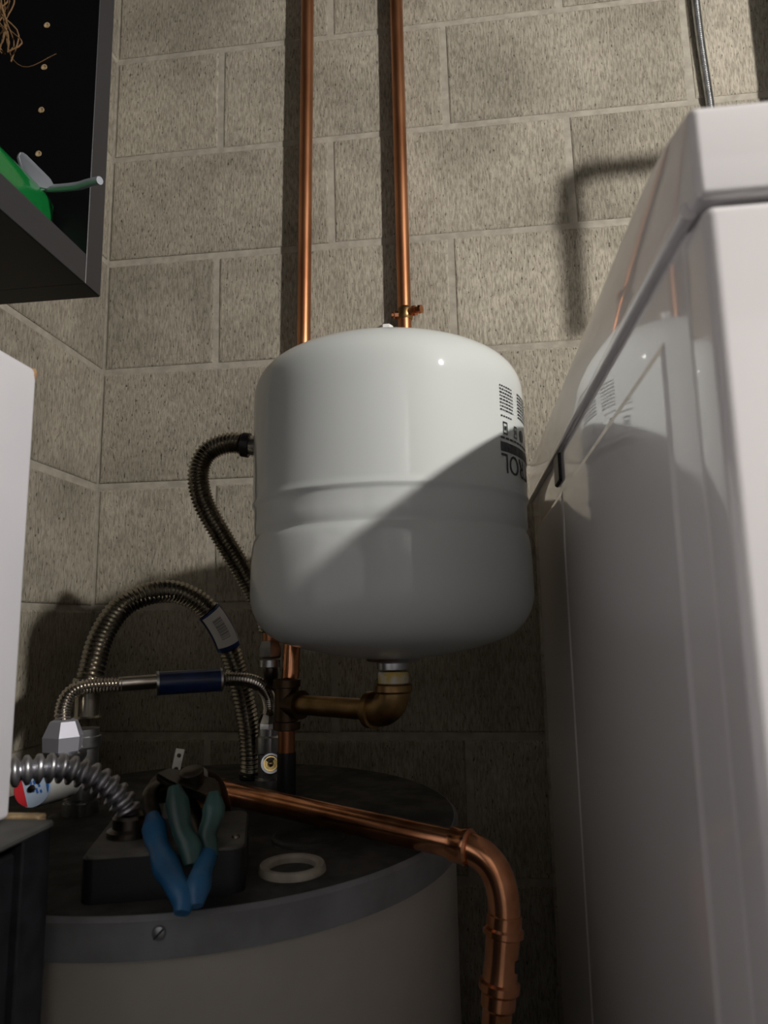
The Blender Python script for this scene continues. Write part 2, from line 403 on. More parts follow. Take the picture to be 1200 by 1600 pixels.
st = BM(); box(st, P1X-.035, P1X+.045, WY-.0055, WY-.0035, zr(1.17), zr(1.19)); lathe(st, (P1X+.010, P1Y, zr(1.17)), (0, 0, 1), [(.0112, 0), (.0125, .001), (.0125, .019), (.0112, .02)], 20); box(st, P1X-.002, P1X+.022, WY-.03, WY-.004, zr(1.17), zr(1.19))
obj('pipe_strap', st, M['copper'], r1)
r2 = thing('copper_pipe', 'right copper pipe with a small drain fitting, on the wall above the white tank', 'pipe', (P2X, P2Y, zr(.2)), 'copper pipes on the wall')
obj('pipe', cyl(BM(), (P2X, P2Y, HT.z+.012), (P2X-.003, P2Y, CEIL), .0111, 24), M['copper'], r2)
obj('elbow', sweep(BM(), spline([(P2X, P2Y, HT.z+.024), (P2X, P2Y, HT.z+.010), (P2X-.004, P2Y-.006, HT.z+.001), (P2X-.018, P2Y-.024, HT.z)], .004), .0128, 20), M['copper'], r2)
st = BM(); lathe(st, (P2X-.002, P2Y, zr(1.17)), (0, 0, 1), [(.0112, 0), (.0125, .001), (.0125, .019), (.0112, .02)], 20); box(st, P2X-.012, P2X+.010, WY-.022, WY-.004, zr(1.17), zr(1.19)); box(st, P2X-.042, P2X+.04, WY-.0055, WY-.0035, zr(1.17), zr(1.19))
obj('pipe_strap', st, M['copper'], r2)
zf = at(635, 491, P2Y).z
df = obj('drain_fitting', lathe(BM(), (P2X, P2Y, zf-.008), (0, 0, 1), [(.0112, -.002), (.0128, 0), (.0136, .004), (.0136, .014), (.0128, .017), (.0112, .019)], 24), M['brass'], r2)
cp = lathe(BM(), (P2X+.008, P2Y-.008, zf), (1, -.5, -.05), [(.006, 0), (.0062, .006), (.0085, .007), (.0085, .012), (.0055, .013), (.0055, .017), (.0072, .018), (.0068, .023)], 8)
lathe(cp, (P2X-.008, P2Y-.003, zf-.002), (-1, -.2, 0), [(.007, 0), (.007, .009), (.005, .010), (.005, .014)], 8)
obj('drain_plug', cp, M['copper_bright'], r2, smooth=0)

# tee below
te = thing('pipe_tee', 'dark brass tee where the pipe from the white tank meets the copper pipe', 'pipe tee', TEE)
b = BM(); cyl(b, TEE+Vector((0, 0, -.026)), TEE+Vector((0, 0, .026)), .0135); cyl(b, TEE, TEE-ax*.022, .0135)
for s in (-1, 1): lathe(b, TEE+Vector((0, 0, s*.018)), (0, 0, s), [(.0135, 0), (.0155, .001), (.0155, .009), (.0135, .010)], 24)
lathe(b, TEE-ax*.014, -ax, [(.0135, 0), (.0158, .001), (.0158, .010), (.011, .0105)], 24)
obj('tee_body', b, M['shaded_brass'], te)
obj('copper_stub', cyl(BM(), TEE+Vector((0, 0, -.055)), TEE+Vector((0, 0, -.022)), .0095), M['copper'], te)
obj('dark_nipple', cyl(BM(), (TEE.x, TEE.y, zr(-.192)), TEE+Vector((0, 0, -.052)), .0105), M['plug'], te)

# ------------------------------------------------------------------ water heater
HX, HY, HR, HZ = -.288, .746, .2664, H-.192
wh = thing('water_heater', 'squat brown grey water heater with a dusty black top below the white tank', 'water heater', (HX, HY, 0))
obj('jacket', lathe(BM(), (HX, HY, .04), (0, 0, 1), [(HR-.03, -.04), (HR-.03, 0), (HR-.003, .001), (HR-.003, HZ-.04-.026)], 128), M['heater'], wh)
obj('top_cap', lathe(BM(), (HX, HY, HZ), (0, 0, 1), [(HR-.004, -.028), (HR, -.0275), (HR, -.003), (HR-.003, 0)], 128), M['cap'], wh)
obj('top_plate', lathe(BM(), (HX, HY, HZ), (0, 0, 1), [(HR-.003, -.003), (HR-.004, .0003), (HR-.012, .0006), (0, .0008)], 128), M['captop'], wh)
sp = at(245, 1457, HY-HR); dr = Vector((sp.x-HX, sp.y-HY, 0)); dr.normalize(); sp = Vector((HX, HY, at(245, 1457, HY-HR*abs(dr.y)).z)) + dr*HR
sc = lathe(BM(), sp-dr*.001, dr, [(.0048, 0), (.0048, .0015), (.0040, .0028), (.0022, .0033)], 20)
so = obj('cap_screw', sc, M['galv'], wh)
u, v, _ = frame_from(dr); sl = BM(); q = (u+v*1.0).normalized(); q2 = dr.cross(q)
prism(sl, [sp+dr*.0021+q*.0042+q2*.0006, sp+dr*.0021-q*.0042+q2*.0006, sp+dr*.0021-q*.0042-q2*.0006, sp+dr*.0021+q*.0042-q2*.0006], dr*.0014)
obj('screw_slot', sl, M['ink'], so, smooth=0)
RC = Vector((-.1485, .580, HZ))
obj('port_ring', lathe(BM(), RC, (0, 0, 1), [(.0185, 0), (.0268, 0), (.0265, .0035), (.0252, .0062), (.0212, .0062), (.0188, .0045), (.0185, 0)], 48), M['ring'], wh)
# second, darker opening behind the ring
obj('port_ring', lathe(BM(), Vector((-.155, .665, HZ)), (0, 0, 1), [(.026, 0), (.034, 0), (.0335, .003), (.031, .004), (.027, .003), (.026, 0)], 48), M['captop'], wh)
# black control box on the heater's top
A = Vector((-.2815, .499, HZ)); B = Vector((-.171, .532, HZ)); ex = (B-A).normalized(); ey = Vector((-ex.y, ex.x, 0))
def boxpts(inset, depth, rr=.010, n=5):
    w_ = (B-A).length; pts = []
    for cx, cy, a0 in ((inset+rr, inset+rr, PI), (w_-inset-rr, inset+rr, 1.5*PI), (w_-inset-rr, depth-inset-rr, 0), (inset+rr, depth-inset-rr, .5*PI)):
        for k in range(n+1):
            a = a0 + PI/2*k/n; pts.append(A + ex*(cx+rr*math.cos(a)) + ey*(cy+rr*math.sin(a)))
    return pts
cb = prism(BM(), boxpts(0, .108), (0, 0, .030))
cbo = obj('control_box', cb, M['plug'], wh)
lid = prism(BM(), [p+Vector((0, 0, .030)) for p in boxpts(.0015, .108)], (0, 0, .0022)); obj('box_lid', lid, M['lid'], cbo)
s1 = lathe(BM(), A+ex*.052+ey*.014+Vector((0, 0, .032)), (0, 0, 1), [(.0035, 0), (.003, .002), (.0012, .0028)], 12); obj('lid_screw', s1, M['galv'], cbo)
s1 = lathe(BM(), A+ex*.107+ey*.026+Vector((0, 0, .032)), (0, 0, 1), [(.0035, 0), (.003, .002), (.0012, .0028)], 12); obj('lid_screw', s1, M['toolsteel'], cbo)

# ------------------------------------------------------------------ copper discharge pipe
D0, D1 = at(342, 1236, .735), at(716, 1320, .602)
D2, D3 = at(788, 1436, .588), at(773, 1640, .583)
dp = thing('discharge_pipe', 'copper pipe across the heater top that elbows down beside the heater', 'pipe', D0)
dd = (D1-D0).normalized(); dv = (D3-D2).normalized()
obj('pipe', cyl(BM(), D0, D1+dd*.004, .0111, 28), M['copper_bright'], dp)
K = at(787, 1338, .592)
e0 = D1; e2 = D2
eb = [e0+(K-e0)*.1]
for k in range(17):
    t_ = k/16; a0 = e0.lerp(K, .12); b0 = K.lerp(e2, .92)
    eb.append((1-t_)**2*a0 + 2*t_*(1-t_)*K + t_*t_*b0)
eb.append(e2)
obj('elbow', sweep(BM(), spline(eb[::3]+[eb[-1]], .004), .0124, 28), M['copper_bright'], dp)
obj('press_collar', lathe(BM(), D1-dd*.006, dd, [(.0112, 0), (.0136, .0015), (.0136, .011), (.0142, .012), (.0142, .016), (.0126, .018)], 32), M['copper_bright'], dp)
obj('press_collar', lathe(BM(), e2-dv*.004, dv, [(.0124, 0), (.0134, .001), (.0136, .009), (.0156, .0105), (.0156, .0145), (.0132, .016)], 32), M['copper_bright'], dp)
obj('coupling', lathe(BM(), e2+dv*.011, dv, [(.0128, 0), (.0130, .003), (.0126, .016), (.0130, .029), (.0133, .031), (.0156, .0325), (.0156, .0375), (.0130, .040), (.0130, .049), (.0112, .051)], 32), M['copper_bright'], dp)
mk = e2+dv*.031 + Vector((.0127, -.0035, 0)); o_ = BM(); box(o_, mk.x-.003, mk.x+.0008, mk.y-.004, mk.y+.004, mk.z-.004, mk.z+.004, .0006)
obj('print_mark', o_, M['ink'], dp)
obj('drop_pipe', cyl(BM(), e2+dv*.05, Vector((D2.x+dv.x/abs(dv.z)*(D2.z-.15), D2.y, .15)), .0111, 28), M['copper_bright'], dp)
tv = thing('relief_valve', 'brass relief valve on the heater top at the end of the copper pipe', 'valve', (D0.x-.02, D0.y+.012, HZ))
v0 = D0 - dd*.016
b = BM(); cyl(b, (v0.x, v0.y, HZ), (v0.x, v0.y, D0.z+.010), .013, 20); cyl(b, v0, D0+dd*.006, .0128, 20)
lathe(b, (v0.x, v0.y, HZ+.001), (0, 0, 1), [(.018, 0), (.018, .010), (.014, .012)], 6)
obj('valve_body', b, M['brass'], tv)

# ------------------------------------------------------------------ corrugated connectors
def nut(bm, base, axis, r, h, taper=.75): return lathe(bm, base, axis, [(r*.8, -.0005), (r, .002), (r, h*.55), (r*taper, h), (r*.6, h+.0005)], 6, .3)

ha = thing('flexible_connector', 'dark corrugated connector looping out at the left side of the white tank', 'hose', HT, 'corrugated water connectors')
hp = [HT+Vector((.02, .012, -.002)), HT, at(360, 692, .782), at(325, 706, .78), at(310, 740, .78), at(318, 785, .782), at(345, 835, .79), at(372, 880, .80), at(398, 925, .81), at(416, 960, .815), at(421, 985, .82)]
obj('hose', corrugated(BM(), hp[1:], .0130, .0042, .0024), M['steel_dark'], ha)
cdir = (hp[2]-hp[1]).normalized()
obj('collar', lathe(BM(), HT+cdir*.014, -cdir, [(.0138, 0), (.0146, .001), (.0146, .009), (.0132, .010)], 28), M['plug'], ha)
obj('tail_sleeve', sweep(BM(), spline([HT+cdir*.006, HT-cdir*.02, (-.17, .885, HT.z), (-.125, .985, HT.z), (P2X-.012, P2Y-.017, HT.z)], .006), .0112, 20), M['galv'], ha)
b = BM(); e_ = hp[-1]
cyl(b, e_+Vector((0, 0, .006)), e_+Vector((.001, 0, -.016)), .0085)
obj('lower_tail', b, M['copper'], ha)
b = BM(); nut(b, e_+Vector((.001, 0, -.032)), (0, 0, 1), .0145, .020); lathe(b, e_+Vector((.001, 0, -.034)), (0, 0, -1), [(.0125, 0), (.0125, .008), (.010, .009)], 24)
obj('union_nut', b, M['galv'], ha, smooth=20)
obj('copper_stub', sweep(BM(), spline([e_+Vector((.001, 0, -.038)), e_+Vector((.001, .004, -.055)), at(423, 1075, .862), at(422, 1105, .884), at(422, 1130, .884), at(423, 1150, .872)], .006), .0085, 16), M['toolsteel'], ha)

NL = Vector((-.417, .736, HZ)); NR = Vector((-.262, .893, HZ))
HBL = at(137, 1085, .74); HBR = at(392, 1212, .905)
hb = thing('flexible_connector', 'bronze grey corrugated connector in a high arch with a barcode label', 'hose', HBL, 'corrugated water connectors')
hpb = [HBL+Vector((0, 0, .014)), at(144, 1045, .745), at(158, 995, .76), at(188, 950, .78), at(230, 928, .80), at(275, 925, .825), at(315, 944, .845), at(345, 982, .86), at(364, 1030, .875), at(379, 1085, .885), at(389, 1140, .895), at(392, 1185, .90), HBR]
obj('hose', corrugated(BM(), hpb, .0142, .0052, .0024), M['steel_dark'], hb)
qs = spline(hpb, .003)
def nearest(p): return min(range(len(qs)), key=lambda i: (qs[i]-p).length)
i0, i1 = nearest(at(327, 952, .85)), nearest(at(357, 1012, .87))
slv = obj('label_band', sweep(BM(), qs[i0:i1+1], .0153, 24), M['sleeve'], hb)
# paper label curved round the band, with its bars
def wrap_patch(i_a, i_b, a0, a1, r, m_, name, par, na=8):
    bm = BM(); rows = []
    for i in range(i_a, i_b+1):
        p = qs[i]; tt = (qs[min(i+1, len(qs)-1)]-qs[i-1]).normalized()
        f = (-p + Vector((0, 0, H))); f = (f - tt*f.dot(tt)).normalized(); s_ = tt.cross(f)
        rows.append([bm.verts.new(p + (f*math.cos(a0+(a1-a0)*k/na) + s_*math.sin(a0+(a1-a0)*k/na))*r) for k in range(na+1)])
    for x, y in zip(rows, rows[1:]):
        for k in range(na): bm.faces.new((x[k], x[k+1], y[k+1], y[k]))
    return obj(name, bm, m_, par)
pl = wrap_patch(i0+1, i1-2, -1.05, .95, .0156, M['paper'], 'paper_label', slv)
bm = BM(); rg = random.Random(8); i = i0+4
for i in range(i0+4, i1-5):
    p = qs[i]; tt = (qs[i+1]-qs[i-1]).normalized(); f = (-p + Vector((0, 0, H))); f = (f - tt*f.dot(tt)).normalized(); s_ = tt.cross(f)
    for k in range(2):
        wd = rg.uniform(.0004, .0010); c_ = p + tt*(k*.0015)
        vs = []
        for a in (-.45, -.2, .05, .3):
            n_ = f*math.cos(a)+s_*math.sin(a); vs.append((bm.verts.new(c_+n_*.0158-tt*wd/2), bm.verts.new(c_+n_*.0158+tt*wd/2)))
        for x, y in zip(vs, vs[1:]): bm.faces.new((x[0], y[0], y[1], x[1]))
obj('barcode', bm, M['ink'], slv, smooth=0)
b = BM(); lathe(b, HBL+Vector((0, 0, .018)), (0, 0, -1), [(.0150, 0), (.0158, .002), (.0158, .008), (.0125, .010), (.0125, .040), (.015, .042)], 24)
obj('end_ferrule', b, M['steel_dark'], hb)
b = BM(); nut(b, (HBR.x, HBR.y, HZ+.001), (0, 0, 1), .0165, .014); cyl(b, (HBR.x, HBR.y, HZ), (HBR.x, HBR.y, HBR.z+.006), .011)
obj('union_nut', b, M['plug'], hb, smooth=20)

# ------------------------------------------------------------------ mixing valve at the left nipple
mv = thing('mixing_valve', 'white capped mixing valve with red and blue print on the left heater nipple', 'valve', NL)
VB = at(118, 1205, .735)
b = BM(); cyl(b, (NL.x, NL.y, HZ), (NL.x, NL.y, VB.z-.02), .0125); lathe(b, (NL.x, NL.y, HZ+.0005), (0, 0, 1), [(.018, 0), (.018, .012), (.013, .014)], 24)
obj('nipple', b, M['galv'], mv)
b = BM(); cyl(b, (NL.x, NL.y, VB.z-.03), (NL.x, NL.y, HBL.z-.035), .0155); b2 = at(100, 1172, .705)
lathe(b, (NL.x, NL.y, VB.z-.028), (0, 0, 1), [(.0155, 0), (.0185, .002), (.0185, .016), (.0155, .018)], 24)
lathe(b, (NL.x, NL.y, HBL.z-.055), (0, 0, 1), [(.0155, 0), (.0175, .002), (.0175, .012), (.0135, .014)], 24)
cyl(b, Vector((NL.x, NL.y, b2.z-.006)), Vector((b2.x, b2.y, b2.z-.006)), .012)
lathe(b, Vector((b2.x, b2.y, b2.z-.016)), (0, 0, 1), [(.013, 0), (.0155, .004), (.0155, .012), (.012, .016), (.0085, .022)], 24)
obj('valve_body', b, M['galv'], mv)
CP = at(50, 1232, .64); CQ = at(115, 1222, .735); ca = (CP-CQ).normalized()
ln = (CP-CQ).length
cap = lathe(BM(), CQ, ca, [(.012, 0), (.0145, .01), (.0145, ln*.35), (.0165, ln*.45), (.0172, ln*.93), (.0165, ln*.975)], 32)
co = obj('white_cap', cap, M['plasticw'], mv)
u, v, _ = frame_from(ca); FC = CP-ca*.002
def disc(bm, a0, a1, r0, r1, off, n=10):
    lo = [bm.verts.new(FC+ca*off+(u*math.cos(a0+(a1-a0)*k/n)+v*math.sin(a0+(a1-a0)*k/n))*r0) for k in range(n+1)]
    hi = [bm.verts.new(FC+ca*off+(u*math.cos(a0+(a1-a0)*k/n)+v*math.sin(a0+(a1-a0)*k/n))*r1) for k in range(n+1)]
    for k in range(n): bm.faces.new((lo[k], lo[k+1], hi[k+1], hi[k]))
# the printed face: red segment below left, blue marks, a screw in the middle
er = (RT-ca*RT.dot(ca)).normalized(); eu = ca.cross(er)
if eu.z < 0: eu = -eu
rr_ = .0158
def chord(dirv, half, off, name, m_):
    b = BM(); a0 = math.atan2(dirv.dot(eu), dirv.dot(er))
    b.faces.new([b.verts.new(FC+ca*off+(er*math.cos(a0-half+2*half*k/14)+eu*math.sin(a0-half+2*half*k/14))*rr_) for k in range(15)])
    obj(name, b, m_, co, smooth=0)
obj('printed_face', lathe(BM(), FC, ca, [(.0168, 0), (.0165, .0022), (0, .0024)], 32), mat('pale blue print', (.42, .52, .66), .4), co)
chord(-er*.9-eu*.35, 1.12, .0028, 'red_print', M['red'])
chord(er*.95+eu*.3, .55, .0028, 'blue_print', M['bluep'])
b = BM(); g1 = (er*.45-eu*.9).normalized(); g2 = (er*.9+eu*.45).normalized()   # rows of small blue print
for x_, y_, w_, h_ in ((.001, -.006, .005, .0018), (.001, .001, .006, .0018), (.004, -.004, .004, .0016), (.004, .004, .005, .0016), (.0072, -.001, .006, .0016), (.0072, .006, .003, .0016)):
    c_ = FC+ca*.0029+g2*x_+g1*y_
    b.faces.new([b.verts.new(c_+g1*sy*w_/2+g2*sx*h_/2) for sx, sy in ((-1, -1), (1, -1), (1, 1), (-1, 1))])
obj('small_print', b, M['bluep'], co, smooth=0)
obj('face_screw', lathe(BM(), FC+ca*.002, ca, [(.0035, 0), (.003, .002), (.001, .0026)], 12), M['toolsteel'], co)

# ------------------------------------------------------------------ shut-off valve at the right nipple
sv = thing('shutoff_valve', 'grey metal valve with a round brass centred port right of the hoses', 'valve', NR)
VT = at(421, 1132, .865)
VC = Vector((VT.x+.001, VT.y, 0))
b = BM(); cyl(b, (VC.x, VC.y, HZ), (VC.x, VC.y, VT.z-.004), .0145, 28)
lathe(b, (VC.x, VC.y, HZ+.0008), (0, 0, 1), [(.018, 0), (.018, .010), (.0145, .012)], 28)
lathe(b, (VC.x, VC.y, VT.z-.034), (0, 0, 1), [(.0145, 0), (.0170, .002), (.0170, .020), (.0145, .022)], 28)
obj('valve_body', b, M['galv'], sv)
PT = at(423, 1193, .846); pd = (Vector((0, 0, H+.05))-PT).normalized()
obj('side_port', lathe(BM(), PT-pd*.012, pd, [(.0125, 0), (.0125, .012), (.0115, .0135), (.0095, .0135), (.0095, .006), (0, .006)], 28), M['galv'], sv)
obj('port_ring', lathe(BM(), PT-pd*.0055, pd, [(.0072, 0), (.0085, 0), (.0085, .0035), (.0072, .0035), (.0072, 0)], 24), M['brass_bright'], sv)
obj('port_pin', lathe(BM(), PT-pd*.006, pd, [(.0036, 0), (.0036, .004), (.002, .0055), (0, .006)], 16), M['brass_bright'], sv)

# ------------------------------------------------------------------ small connector bridging the two valves
hc = thing('flexible_connector', 'slim shiny corrugated connector with a blue sleeve bridging the two valves', 'hose', at(100, 1150, .705), 'corrugated water connectors')
N1 = at(99, 1142, .705)
left = [N1+Vector((0, 0, .006)), at(98, 1112, .707), at(106, 1088, .711), at(124, 1075, .717), at(150, 1071, .725), at(192, 1069, .737)]
obj('hose', corrugated(BM(), left, .0083, .0034, .0014), M['steel'], hc)
obj('bare_tube', cyl(BM(), at(186, 1069, .735), at(256, 1064, .757), .0078), M['steel'], hc)
S0, S1 = at(246, 1068, .754), at(345, 1062, .787)
slv2 = lathe(BM(), S0, S1-S0, [(.0105, 0), (.0128, .0004), (.0128, (S1-S0).length-.0004), (.0105, (S1-S0).length)], 28)
obj('blue_sleeve', slv2, M['sleeve'], hc)
for q_ in (S0, S1):
    obj('sleeve_rim', lathe(BM(), q_-(S1-S0).normalized()*.0012, S1-S0, [(.0085, 0), (.0132, 0), (.0132, .0024), (.0085, .0024)], 28), M['galv'], hc)
right = [at(340, 1062, .785), at(365, 1061, .797), at(388, 1063, .81), at(407, 1071, .825), at(418, 1086, .842), at(422, 1104, .855), VT+Vector((0, 0, .014))]
obj('hose', corrugated(BM(), right, .0083, .0034, .0014), M['steel'], hc)
b = BM(); lathe(b, N1+Vector((0, 0, -.022)), (0, 0, 1), [(.0150, 0), (.0195, .003), (.0205, .017), (.0140, .032), (.0100, .0335)], 6, .35)
obj('union_nut', b, M['nut'], hc, smooth=0)
b = BM(); lathe(b, VT+Vector((0, 0, -.006)), (0, 0, 1), [(.0125, 0), (.0145, .0015), (.0145, .008), (.0095, .019), (.0085, .0195)], 8, .2)
obj('union_nut', b, M['chrome'], hc, smooth=0)

# ------------------------------------------------------------------ armoured conduit into the control box
KD = at(203, 1300, .555)
fc = thing('armoured_conduit', 'thick grey ribbed steel conduit curving down into the black heater box', 'conduit', (KD.x, KD.y, HZ+.03))
cpts = [at(-60, 1222, .50), at(-20, 1214, .505), at(20, 1207, .512), at(62, 1201, .522), at(105, 1202, .535), at(148, 1216, .547), at(180, 1240, .555), at(200, 1270, .558), Vector((KD.x, KD.y, HZ+.034))]
q = spline(cpts, .0006); rr = []
for i in range(len(q)): rr.append(.0111 - .0045*abs(math.cos(PI*i*.0006/.0080))**4)
obj('armour', sweep(BM(), q, rr, 24), M['tubing'], fc)
b = lathe(BM(), (KD.x, KD.y, HZ+.0315), (0, 0, 1), [(.0175, 0), (.0175, .005), (.0135, .007), (.0135, .014), (.0118, .016)], 20)
obj('box_connector', b, M['toolsteel'], fc)

# ------------------------------------------------------------------ pliers lying on the control box
LZ = HZ+.0322
def grip(name, pts, r, m_, par):
    q = spline(pts, .004); n = len(q)
    rr = [r*(.55+.45*min(1, i/3))*(1 if i < n-3 else .55+.15*(n-1-i)) * (1+.10*math.sin(i*.55)) for i in range(n)]
    return obj(name, sweep(BM(), q, rr, 14, (.72, (Vector((0, -.55, .83))).normalized())), m_, par)
pb = thing('pliers', 'pliers with bright blue grips hanging over the front edge of the black heater box', 'pliers', at(255, 1290, .53), 'pliers on the heater box')
grip('handle_grip', [at(238, 1272, .545), at(244, 1308, .53), at(258, 1350, .505), at(276, 1385, .485), at(288, 1404, .478), at(284, 1427, .470)], .0086, M['blue'], pb)
grip('handle_grip', [at(322, 1322, .535), at(320, 1345, .515), at(313, 1370, .492), at(309, 1392, .482), at(307, 1416, .474)], .0080, M['blue'], pb)
b = BM(); sweep(b, spline([at(240, 1278, .545), at(234, 1252, .556), at(240, 1232, .566), at(262, 1222, .58)], .004), .0066, 12, (.6, Vector((0, -.55, .83)).normalized()))
sweep(b, spline([at(322, 1326, .535), at(312, 1290, .555), at(290, 1250, .572), at(262, 1226, .584)], .004), .0066, 12, (.6, Vector((0, -.55, .83)).normalized()))
pv = at(258, 1226, .585); lathe(b, pv-Vector((0, -.004, .006)), (0, -.55, .83), [(.013, 0), (.014, .002), (.014, .009), (.005, .011)], 20)
jw = spline([pv, pv+Vector((.004, .02, -.012)), pv+Vector((.008, .04, -.030)), Vector((pv.x+.009, pv.y+.064, HZ+.006))], .004)
sweep(b, jw, [.012-.008*i/len(jw) for i in range(len(jw))], 12)
obj('jaws', b, M['toolsteel'], pb)

pg = thing('pliers', 'pliers with dirty green grips leaning on the blue gripped pliers', 'pliers', at(295, 1290, .52), 'pliers on the heater box')
grip('handle_grip', [at(272, 1228, .535), at(278, 1262, .528), at(285, 1298, .520), at(297, 1322, .515), at(299, 1352, .507)], .0080, M['teal'], pg)
grip('handle_grip', [at(334, 1238, .548), at(333, 1275, .538), at(324, 1302, .530), at(327, 1325, .525), at(332, 1342, .520)], .0078, M['teal'], pg)
pts = [at(241, 1207, .555), at(262, 1199, .575), at(300, 1203, .585), at(340, 1216, .590), at(346, 1238, .570), at(322, 1243, .545), at(292, 1230, .540), at(262, 1220, .545)]
b = prism(BM(), pts, (0, .004, -.008)); bmesh.ops.bevel(b, geom=list(b.edges), offset=.002, segments=2, affect='EDGES')
lathe(b, at(300, 1212, .562), (0, -.35, .9), [(.009, -.006), (.0095, .004), (.006, .006)], 16)
e0_ = at(310, 1214, .585); sweep(b, spline([e0_, e0_+Vector((.002, .034, -.016)), Vector((e0_.x+.003, e0_.y+.064, HZ+.010))], .004), .0085, 12)
obj('jaws', b, M['toolsteel'], pg)
# perforated strap standing behind the pliers
ms = thing('perforated_strap', 'short pale metal strap with two holes standing up behind the pliers', 'metal strap', at(274, 1200, .60))
s0, s1 = at(273, 1212, .605), at(282, 1170, .607); sd = (s1-s0).normalized(); sn = Vector((.25, -.95, .1)); sn = (sn-sd*sn.dot(sd)).normalized(); sx = sd.cross(sn)
b = BM(); L_ = (s1-s0).length; hw = .0036; hr = .0019; drop = s0 - sd*((s0.z-HZ-.002)/sd.z)
pl_ = Vector((0, 0, 0))
def cell(c0, half):                          # a square piece of strap with a round hole
    outer, inner = [], []
    n = 16
    for k in range(n):
        a = 2*PI*k/n; cx, cy = math.cos(a), math.sin(a); m_ = max(abs(cx), abs(cy))
        outer.append(c0+sx*(cx/m_*hw)+sd*(cy/m_*half)); inner.append(c0+sx*(cx*hr)+sd*(cy*hr))
    for s_ in (0, 1):
        oo = [b.verts.new(p+sn*(.0007*(1-2*s_))) for p in outer]; ii = [b.verts.new(p+sn*(.0007*(1-2*s_))) for p in inner]
        for k in range(n): b.faces.new((oo[k], oo[(k+1) % n], ii[(k+1) % n], ii[k]))
        if s_ == 0: o0, n0 = oo, ii
        else:
            for k in range(n):
                b.faces.new((o0[k], o0[(k+1) % n], oo[(k+1) % n], oo[k])); b.faces.new((n0[k], ii[k], ii[(k+1) % n], n0[(k+1) % n]))
hs = L_/4
cell(s0+sd*hs, hs); cell(s0+sd*3*hs, hs)
prism(b, [drop+sx*hw+sn*.0007, drop-sx*hw+sn*.0007, s0-sx*hw+sn*.0007, s0+sx*hw+sn*.0007], sn*-.0014)
obj('strap', b, mat('pale zinc', (.55, .54, .48), .4, metal=.5), ms, smooth=0)

# ------------------------------------------------------------------ dryer
DX, DXR, DY0, DY1, DT = .092, .778, .262, 1.035, H+.2075
dz = H+.157                                  # underside of the top panel
dr_ = thing('tumble_dryer', 'tall glossy white dryer along the right edge, its side facing the tank', 'dryer', (DX+.34, .65, 0))
obj('cabinet', rounded(BM(), DX, DXR, DY0+.012, DY1-.02, .36, dz+.010, .012), M['white'], dr_)
obj('pedestal', rounded(BM(), DX+.004, DXR-.004, DY0+.014, DY1-.03, 0, .352, .012), M['white'], dr_)
obj('pedestal_drawer', rounded(BM(), DX+.01, DXR-.01, DY0, DY0+.03, .03, .34, .012, .004), M['white'], dr_)
obj('front_panel', rounded(BM(), DX+.0005, DXR-.0005, DY0-.004, DY0+.05, .37, dz-.0022, .005, .004), M['white'], dr_)
bm = rounded(BM(), DX-.002, DXR+.002, DY0-.006, DY1, dz, DT, .0035, .003)
bmesh.ops.subdivide_edges(bm, edges=[e for e in bm.edges if abs(e.verts[0].co.y-e.verts[1].co.y) > .5], cuts=24)
for v in bm.verts:                           # the lid rises a little to the back and is crowned down at the front
    if v.co.z > dz+.02: v.co.z -= .013*max(0, (DY0+.075-v.co.y)/.081)**2
    v.co.z += .0145*(v.co.y-DY0)/.77
obj('top_panel', bm, M['white'], dr_)
for y0_, y1_ in ((.318, .620), (.690, .955)):
    bm = BM(); x_ = DX-.0010
    o4 = [(DX+.0003, y0_, .44), (DX+.0003, y1_, .44), (DX+.0003, y1_, H+.127), (DX+.0003, y0_, H+.127)]
    i4 = [(x_, y0_+.006, .446), (x_, y1_-.006, .446), (x_, y1_-.006, H+.121), (x_, y0_+.006, H+.121)]
    a = [bm.verts.new(p) for p in o4]; c_ = [bm.verts.new(p) for p in i4]; bm.faces.new(c_); bm.faces.new(a[::-1])
    for k in range(4): bm.faces.new((a[k], a[(k+1) % 4], c_[(k+1) % 4], c_[k]))
    obj('embossed_panel', bm, M['white'], dr_, smooth=0)
obj('side_plug', box(BM(), DX-.003, DX+.004, .688, .726, H+.135, H+.170, .0015), M['plug'], dr_)
obj('lid_bead', sweep(BM(), [Vector((DX-.0015, DY0+.006+(DY1-DY0-.012)*k/20, dz+.0012+.0145*(.006+(DY1-DY0-.012)*k/20)/.77)) for k in range(21)], .0036, 12), M['white'], dr_)
obj('gap_shade', box(BM(), DX+.006, DXR-.006, DY0+.006, DY1-.02, dz-.0065, dz+.0015), M['plug'], dr_)  # black block painting the shade in the gap below the top panel
fd = lathe(BM(), (.435, DY0-.003, .80), (0, -1, 0), [(.25, -.004), (.25, .012), (.235, .022), (.20, .024), (.18, .016)], 64); fdo = obj('door', fd, M['white'], dr_)
obj('door_glass', lathe(BM(), (.435, DY0-.014, .80), (0, -1, 0), [(.182, 0), (.178, .006), (.12, .020), (0, .028)], 48), M['inner'], fdo)
obj('control_knob', lathe(BM(), (.50, DY0-.003, 1.16), (0, -1, 0), [(.035, -.002), (.035, .010), (.030, .022), (0, .023)], 32), M['galv'], dr_)

